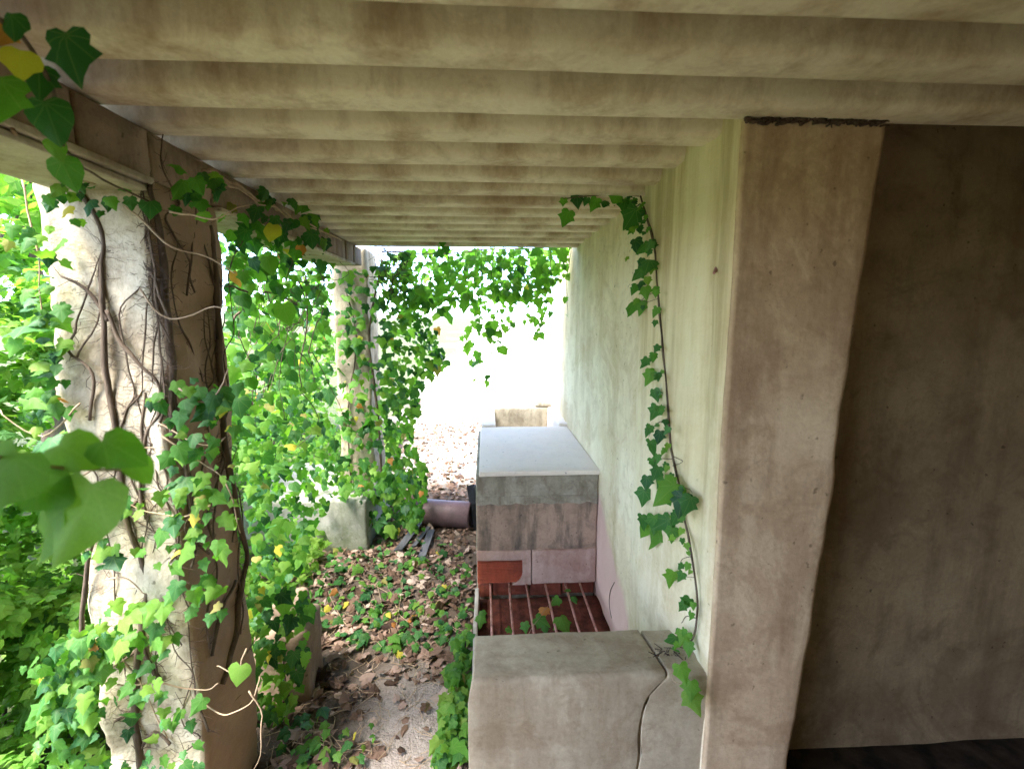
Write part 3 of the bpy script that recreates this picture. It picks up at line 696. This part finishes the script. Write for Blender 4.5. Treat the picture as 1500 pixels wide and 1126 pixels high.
# --- ivy round the far pillar
ivf = tag(empty('pillar_ivy', (-.9, 3.7, .38)), 'dense ivy wrapped round the slim pillar beside the clay pipe', 'ivy')
iv = Ivy(ivf)
for P, n, Y in [([(558, 370), (600, 370), (610, 450), (640, 480), (655, 530), (620, 560), (605, 640), (625, 690), (620, 760), (570, 770), (562, 600)], 760, 3.78), ([(490, 390), (560, 390), (560, 700), (500, 700)], 270, 3.70),
                ([(500, 690), (620, 690), (620, 775), (545, 780)], 190, 3.5), ([(440, 690), (510, 660), (520, 730), (450, 735)], 60, 3.5)]:
    for x, y in sample(P, n):
        d = Y + random.gauss(0, .09)
        iv.add(on(x, y, 1, d), Vector((.4, -1, .6)) + rv(.5), Vector((0, -.1, -1)) + rv(.35), lsize(.05), random.choice(['ivy', 'ivy', 'ivy_dark', 'ivy_bright', 'ivy_bright']))
stems(ivf, [([on(560, 720, 1, 3.74), on(556, 640, 1, 3.74), on(548, 560, 1, 3.73), on(540, 500, 1, 3.74), on(548, 440, 1, 3.74), on(560, 380, 1, 3.74)], .012, .008),
            ([on(515, 715, 1, 3.73), on(510, 600, 1, 3.73), on(522, 500, 1, 3.73), on(505, 420, 1, 3.73)], .008, .005)], 'bark')
V = []; F = []
for x, y in sample([(545, 360), (600, 372), (590, 440), (560, 425)], 90):       # tangle of dead stalks under the joists
    p = on(x, y, 1, 3.68 + random.gauss(0, .05)); tube_geo([p, p + rv(.03), p + rv(.05)], .003, .0015, 4, V, F)
mesh('dead_stalks', V, F, M['dead'], ivf)['kind'] = 'stuff'
iv.build(290)

# --- ivy hanging from the open end of the roof
ivh = tag(empty('hanging_ivy', (.1, 3.72, 2.2)), 'bright ivy hanging from the open far end of the roof', 'ivy')
iv = Ivy(ivh)
for P, n in [([(585, 366), (840, 357), (832, 400), (790, 440), (720, 432), (640, 462), (590, 440)], 760), ([(690, 425), (760, 425), (755, 475), (715, 500), (690, 480)], 70), ([(765, 420), (815, 395), (805, 480), (780, 498), (766, 470)], 45),
             ([(675, 468), (740, 480), (735, 525), (690, 530), (672, 500)], 26), ([(688, 525), (705, 520), (720, 560), (690, 555)], 7), ([(820, 400), (836, 390), (838, 460), (830, 465)], 7)]:
    for x, y in sample(P, n):
        iv.add(on(x, y, 1, 3.78 + random.gauss(0, .1)), Vector((.1, -1, .5)) + rv(.5), Vector((0, -.1, -1)) + rv(.3), lsize(.05), random.choice(['ivy', 'backlit', 'backlit', 'ivy_bright', 'ivy_bright']))
for x, y in [(648, 352), (654, 362), (645, 366)]: iv.add(on(x, y, 1, 3.4), (0, -1, .2), (0, 0, -1), .06, 'ivy')
st = []
for x0, y1 in [(600, 470), (650, 450), (700, 555), (718, 500), (735, 520), (780, 490), (800, 470), (832, 462), (690, 440), (760, 430)]:
    st.append(([on(x0 + 6, 362, 1, 3.7), on(x0 + random.uniform(-8, 8), (362 + y1) / 2, 1, 3.78), on(x0, y1, 1, 3.78)], .0028, .0012))
st.append(([on(560, 368, 1, 3.72), on(640, 372, 1, 3.72), on(720, 366, 1, 3.72), on(835, 362, 1, 3.72)], .006, .004))
stems(ivh, st, 'bark', 'stem', 5, .01)
iv.build(290)

# --- vine hanging down the wall beside the pier
ivw = tag(empty('wall_vine', (.64, 1.6, .62)), 'thin ivy vine trailing down the cream wall beside the brown pier', 'ivy')
WX = XW - .025
main = [(938, 288), (948, 320), (958, 360), (963, 420), (968, 480), (974, 540), (979, 600), (984, 660), (996, 720), (1005, 770), (1014, 820), (1021, 870), (1019, 920), (1005, 950), (990, 968)]
stems(ivw, [([on(x, y, 0, WX) for x, y in main], .0046, .003)], 'bark', 'stem', 6, .003)
for q in [[(965, 425), (945, 435), (930, 450)], [(966, 437), (948, 442), (935, 438)], [(985, 668), (1000, 675), (985, 682)], [(990, 712), (1008, 716), (1014, 722)], [(1012, 815), (1000, 818), (996, 828)], [(1018, 845), (1000, 844), (985, 848)], [(1020, 905), (1005, 903), (998, 912)], [(980, 612), (960, 622), (950, 640)], [(984, 672), (965, 672), (952, 680)]]:
    stems(ivw, [([on(x, y, 0, WX - .006) for x, y in q], .0014, .001)], 'bark', 'tendril', 4, .003)
iv = Ivy(ivw); iv.p_tired = 0
lv = [(905, 292, 24), (920, 305, 26), (932, 322, 40), (925, 335, 24), (930, 362, 26), (948, 368, 24), (952, 395, 34), (940, 405, 24), (945, 430, 22), (932, 425, 20), (928, 455, 26), (940, 452, 24), (962, 458, 18), 
      (965, 512, 14), (958, 524, 16), (948, 533, 20), (953, 555, 26), (965, 553, 14), (958, 580, 22), (952, 548, 18), (962, 606, 26), (951, 632, 20), (967, 641, 22), (953, 658, 28), (955, 680, 20), (964, 694, 24), (976, 684, 14), (948, 708, 24), (972, 712, 26), (944, 730, 30), (990, 730, 50), (1000, 742, 40), (1012, 742, 34), (978, 735, 36), (958, 768, 30), (948, 780, 36), (962, 788, 46), (980, 775, 34), (985, 785, 26), (992, 764, 26), (940, 766, 26),
      (987, 850, 30), (1000, 846, 18), (1010, 886, 22), (1002, 892, 18), (938, 946, 26), (950, 950, 18), (990, 945, 30), (1004, 938, 24), (1008, 950, 22), (976, 952, 24), (998, 930, 18)]
for i in range(90):
    k = random.randrange(0, len(main) - 1); a_, b_ = main[k], main[k + 1] if k + 1 < len(main) else main[k]; u_ = random.random()
    if 470 < a_[1] < 500 or 790 < a_[1] < 900 and random.random() < .6: continue
    lv.append((a_[0] + (b_[0] - a_[0]) * u_ - abs(random.gauss(0, 14)), a_[1] + (b_[1] - a_[1]) * u_, random.uniform(8, 17)))
for x, y, s in lv:
    p = on(x, y - s * .4, 0, WX - random.uniform(.01, .045)); zc = (p - CAM).dot(fw)
    iv.add(p, Vector((-.8, -.9, .35)) + rv(.3), Vector((-.2, 0, -1)) + rv(.3), s * .92 * zc / FPX, random.choice(['ivy', 'ivy', 'ivy_dark']) if y < 770 else random.choice(['ivy', 'ivy_bright']))
for x, y, s in [(845, 292, 22), (833, 318, 26), (874, 298, 22), (888, 300, 15), (905, 292, 24), (915, 300, 22), (826, 295, 14), (860, 294, 13)]:
    p = on(x, y - s * .3, 1, 2.06); iv.add(p, Vector((-.2, -1, .3)) + rv(.3), Vector((-.3, 0, -1)) + rv(.3), s * 2.0 / FPX, random.choice(['ivy_dark', 'ivy']))
stems(ivw, [([on(824, 292, 1, 2.06), on(860, 287, 1, 2.06), on(900, 285, 1, 2.06), on(936, 287, 1, 2.06)], .0022, .003)], 'bark', 'tendril', 5, .003)
for x, y, s in [(996, 988, 34), (1012, 1012, 34), (1010, 1030, 40)]:
    p = on(x, y - s * .4, 1, 1.225); iv.add(p, Vector((-.3, -1, .5)) + rv(.1), Vector((.2, 0, -1)) + rv(.2), s * .95 * 1.2 / FPX, 'ivy_bright')
stems(ivw, [([on(988, 966, 1, 1.30), on(985, 995, 1, 1.25), on(1000, 1003, 1, 1.235), on(1012, 1018, 1, 1.23)], .0016, .001)], 'palevine', 'tendril', 4, .002)
V = []; F = []
for i in range(46):
    p = on(random.uniform(960, 1004), random.uniform(955, 972), 1, 1.36) + rv(.012); tube_geo([p, p + rv(.02)], .002, .001, 4, V, F)
mesh('dry_rootlets', V, F, M['dead'], ivw)['kind'] = 'stuff'
iv.build(250)

# --- seedling leaves in the hearth grate
ivg = tag(empty('grate_ivy', (.25, 2.2, .02)), 'few young ivy leaves growing up through the rusty grate', 'ivy')
iv = Ivy(ivg)
for x, y, s in [(704, 903, 14), (818, 876, 14), (797, 890, 16), (786, 905, 18), (821, 905, 22), (840, 874, 10), (768, 912, 12), (798, 917, 10), (706, 895, 10), (744, 919, 9), (834, 863, 8)]:
    p = on(x, y, 2, .125); iv.add(p, Vector((0, -.7, 1)) + rv(.25), Vector((.1, -.4, -.8)) + rv(.3), s * 1.4 * 2.4 / FPX, 'ivy')
stems(ivg, [([(.15, 2.05, .02), (.2, 2.2, .10), (.3, 2.35, .13), (.38, 2.5, .12)], .002, .001)], 'palevine', 'stem', 4, .006)
iv.build()

# --- creeping ivy over the path
def creeper(label, P, n, loc, mats, smin=.03, smax=.055, hz=.05):
    r_ = tag(empty('creeping_ivy', loc), label, 'ivy'); iv = Ivy(r_)
    for x, y in sample(P, n):
        p = on(x, y, 2, .03)
        if p.x > -.075: continue
        p.z = ground_z(p.x, p.y) + random.uniform(.015, hz)
        iv.add(p, Vector((0, -.35, 1)) + rv(.4), Vector((random.uniform(-1, 1), -1, -.2)), lsize((smin + smax) * .5), random.choice(mats))
    for i in range(6):
        q = sample(P, 4); pts = [on(x, y, 2, .02) for x, y in sorted(q)]
        pts = [Vector((min(p.x, -.1), p.y, .018)) for p in pts]
        stems(r_, [(pts, .0022, .0012)], 'palevine', 'stem', 4, .02)
    iv.build(280)
creeper('creeping ivy over the leaf litter beside the mossy plinth', [(450, 830), (520, 770), (600, 780), (690, 800), (695, 930), (600, 960), (480, 930), (450, 900)], 360, (-.5, 2.6, 0), ['ivy', 'ivy', 'ivy_dark'], .03, .055)
creeper('low bright ivy growing against the foot of the cracked block', [(660, 960), (690, 930), (690, 1126), (640, 1126), (650, 1030)], 170, (-.12, 1.3, 0), ['ivy', 'ivy_bright', 'ivy'], .035, .065, .12)
creeper('small ivy shoots at the foot of the broken masonry stub', [(420, 1040), (560, 1060), (560, 1126), (400, 1126)], 46, (-.6, 1.5, 0), ['ivy', 'ivy_dark'], .03, .05, .08)
stv = tag(empty('stub_ivy', (-.85, 1.95, 0)), 'ivy shoots climbing the low broken masonry stub', 'ivy'); iv = Ivy(stv)
for x, y in sample([(365, 860), (450, 850), (455, 960), (430, 1050), (370, 1080)], 130):
    iv.add(on(x, y, 1, 1.93 - random.uniform(0, .12)), Vector((.3, -1, .5)) + rv(.4), Vector((0, 0, -1)) + rv(.4), lsize(.045), random.choice(['ivy', 'ivy_bright', 'ivy_dark']))
stems(stv, [([(-.86, 1.93, .02), (-.88, 1.93, .2), (-.84, 1.92, .4), (-.87, 1.95, .52)], .004, .002)], 'bark')
iv.build()

# ---------------------------------------------------------------- leaf litter
LIT = []
def litter_ok(x, y):
    if x > -.075 and y < 4.75: return False
    if -1.78 < x < -.86 and 3.36 < y < 4.32: return False
    if -1.3 < x < -.86 and 1.24 < y < 1.86: return False
    bare = abs(x + .32 + .08 * math.sin(y * 3)) < .21 and y < 2.05
    return not (bare and random.random() < .86)
while len(LIT) < 7500:
    y = 1.15 + 6.5 * random.random() ** 1.5; x = random.uniform(-1.5, .1 if y < 4.7 else 1.0)
    if noise.noise(Vector((x * 2.5, y * 2.5, 9))) < -.28 and random.random() < .7: continue
    if litter_ok(x, y): LIT.append((x, y))
LIT.sort(key=lambda p: math.hypot(p[0], p[1]) + (0 if p[0] > -.85 else 3))
V = []; F = []
nobj = 0
for i, (x, y) in enumerate(LIT):
    z = ground_z(x, y) + random.uniform(.004, .022)
    m = frame(Vector((0, 0, 1)) + rv(.38), Vector((random.gauss(0, 1), random.gauss(0, 1), 0)))
    s = lsize(.038); kind = random.choice(['plain', 'vine', 'vine', 'ivy']); var = random.randrange(5)
    if i < 260:
        o = bpy.data.objects.new('fallen_leaf', leaf_mesh(kind, var, M['fallen'])); link(o)
        o.matrix_world = Matrix.Translation((x, y, z)) @ m.to_4x4() @ Matrix.Scale(s, 4)
        tag(o, 'dry brown fallen leaf lying flat on the trodden path by the cracked block', 'leaf', 'fallen leaves on the near path')
    else:
        b = len(V); v, f = LEAF[kind][var]
        V += [tuple(Vector((x, y, z)) + m @ (Vector(q) * s)) for q in v]; F += [tuple(b + k for k in t_) for t_ in f]
me = bpy.data.meshes.new('leaf_litter'); me.from_pydata(V, [], F); me.materials.append(M['fallen'])
tag(link(bpy.data.objects.new('leaf_litter', me)), 'litter of dry brown and tan leaves covering the path', 'leaf litter', kind='stuff')
V = []; F = []
for i in range(260):
    x = random.uniform(-.95, -.1); y = random.uniform(1.2, 2.6); a = random.uniform(0, 6.28); l = random.uniform(.02, .07); z = ground_z(x, y) + random.uniform(.006, .016)
    tube_geo([(x, y, z), (x + math.cos(a) * l, y + math.sin(a) * l, z + random.uniform(-.003, .01)), (x + math.cos(a + .3) * 2 * l, y + math.sin(a + .3) * 2 * l, z)], .0018, .001, 4, V, F)
tag(mesh('twig_litter', V, F, M['palevine']), 'thin dry twigs scattered over the trodden path', 'twigs', kind='stuff')

# ---------------------------------------------------------------- garden
def leafy(root, name, blobs, n, smin, smax, mats, kind='plain'):
    per = {}
    tot = sum(b[3] * b[4] * b[5] for b in blobs)
    rr = random
    clumps = []
    for (cx, cy, cz, rx, ry, rz) in blobs:
        k = max(6, int(46 * rx * ry * rz / tot * len(blobs)))
        for _ in range(k):
            d = rv().normalized() * (rr.random() ** .4)
            clumps.append((Vector((cx + d.x * rx, cy + d.y * ry, cz + d.z * rz)), rr.uniform(.12, .32) * (rx + ry + rz) / 3, rr.choice(mats)))
    for i in range(n):
        c, r, mt = rr.choice(clumps); d = rv().normalized() * (rr.random() ** .45) * r
        p = c + d
        if p.z < .02: continue
        if p.x > -1.2 and p.y < 4.4: continue
        m = frame(d + Vector((0, 0, .8 * r)) + rv(.3 * r), Vector((0, 0, -1)) + rv(.6)); s = rr.uniform(smin, smax); var = rr.randrange(5)
        V, F = per.setdefault(mt, ([], [])); b = len(V); v, f = LEAF[kind][var]
        V += [tuple(p + m @ (Vector(q) * s)) for q in v]; F += [tuple(b + k for k in t_) for t_ in f]
    for mt, (V, F) in per.items():
        me = bpy.data.meshes.new(name); me.from_pydata(V, [], F); me.materials.append(M[mt])
        o = bpy.data.objects.new(name, me); link(o, root); o.matrix_parent_inverse = Matrix.Translation(root.location).inverted(); o['kind'] = 'stuff'
def shrub(label, x, y, blobs, n, s=(.05, .09), mats=('garden', 'ivy', 'ivy_bright'), name='garden_shrub', cat='shrub', kind='plain'):
    r_ = tag(empty(name, (x, y, 0)), label, cat)
    bl = [(x + a, y + b, c, d, e, g) for a, b, c, d, e, g in blobs]
    leafy(r_, 'foliage', bl, n, s[0], s[1], mats, kind)
    for i in range(7):
        b = random.choice(bl); st_ = Vector((x + random.uniform(-.15, .15), y + random.uniform(-.15, .15), -.02))
        stems(r_, [([st_, st_ * .5 + Vector(b[:3]) * .5 + rv(.1), Vector(b[:3]) + Vector((0, 0, b[5] * .4))], .014, .004)], 'bark', 'stem', 5, .03)
def tree(label, x, y, h, tr, blobs, n, s, mats=('garden', 'ivy_bright')):
    r_ = tag(empty('garden_tree', (x, y, 0)), label, 'tree')
    V, F = tube_geo(smooth_path([(x, y, -.05), (x + .1, y, h * .35), (x - .08, y + .1, h * .7), (x + .05, y, h)], 5, .03), tr, tr * .5, 9, wob=.3)
    mesh('trunk', V, F, M['bark'], r_, smooth=True)
    bl = [(x + a, y + b, c, d, e, g) for a, b, c, d, e, g in blobs]
    for b in bl:
        st_ = Vector((x, y, h * random.uniform(.5, .95)))
        stems(r_, [([st_, (st_ + Vector(b[:3])) * .5 + rv(.15), Vector(b[:3])], tr * .4, .012)], 'bark', 'limb', 6, .05)
    leafy(r_, 'crown', bl, n, s[0], s[1], mats, 'vine')
shrub('low bright ivy bank beside the thick pillar at the garden edge', -1.75, 1.55, [(0, 0, .35, .4, .7, .4), (-.25, -.3, .7, .35, .4, .35), (-.15, .4, .55, .4, .5, .5)], 5200, (.028, .055), ('garden', 'garden', 'ivy_bright', 'backlit'), kind='ivy')
shrub('tall leafy shrub crowding the outer side of the thick pillar', -2.05, 1.75, [(0, 0, 1.25, .45, .5, .5), (-.15, .3, 1.75, .4, .5, .4), (.1, -.1, .8, .4, .5, .4)], 4200, (.035, .06), ('garden', 'garden', 'ivy_bright', 'ivy'), kind='ivy')
shrub('sunlit shrub seen between the two pillars', -2.2, 3.2, [(0, 0, .7, .5, .6, .6), (-.1, .3, 1.5, .5, .6, .5), (.1, -.3, 1.2, .4, .5, .4)], 3400, (.04, .07), ('garden', 'ivy_bright', 'backlit'), kind='vine')
shrub('rounded shrub behind the mossy plinth', -2.3, 4.8, [(0, 0, .8, .6, .6, .7), (.2, .2, 1.5, .5, .5, .5)], 1800, (.05, .085), kind='vine')
shrub('yellow green shrub far out beside the open yard', -2.6, 6.6, [(0, 0, .9, .8, .8, .9), (.3, .3, 1.8, .6, .6, .6)], 1800, (.06, .1), ('garden', 'ivy_bright'))
tree('garden tree with spreading crown beyond the thick pillar', -4.2, 3.0, 2.6, .11, [(0, 0, 2.8, 1.0, 1.1, .7), (-.8, .6, 2.2, .8, .9, .6), (.7, .8, 2.3, .7, .8, .6), (.4, -.9, 1.9, .7, .7, .6)], 2300, (.07, .12))
tree('tall garden tree with pale sunlit crown behind the shrubs', -5.6, 6.4, 3.6, .14, [(0, 0, 3.6, 1.5, 1.5, 1.1), (1.1, .5, 2.7, 1.1, 1.1, .8), (-1, -.5, 2.6, 1.1, 1.1, .9), (.5, -.8, 1.7, 1, 1, .8)], 2600, (.09, .14))
tree('small leaning tree at the left garden edge', -5.2, 1.0, 2.4, .09, [(0, 0, 2.5, 1.0, 1.0, .7), (.6, .5, 1.7, .8, .8, .7), (-.4, .8, 1.3, .9, .9, .7)], 1500, (.07, .12))
V = []; F = []
for i in range(9000):
    x = -1.15 - 4.5 * random.random() ** 1.6; y = random.uniform(.6, 7)
    if -1.78 < x and 3.36 < y < 4.32: continue
    m = frame(Vector((.2, -.3, 1)) + rv(.4), rv(1)); s = random.uniform(.035, .075); var = random.randrange(5); b = len(V); v, f = LEAF['ivy'][var]
    p = Vector((x, y, ground_z(x, y) + random.uniform(.02, .16)))
    V += [tuple(p + m @ (Vector(q) * s)) for q in v]; F += [tuple(b + k for k in t_) for t_ in f]
me = bpy.data.meshes.new('ground_cover'); me.from_pydata(V, [], F); me.materials.append(M['garden'])
tag(link(bpy.data.objects.new('ground_cover', me)), 'bright ivy ground cover filling the garden beside the pillars', 'ground cover', kind='stuff')
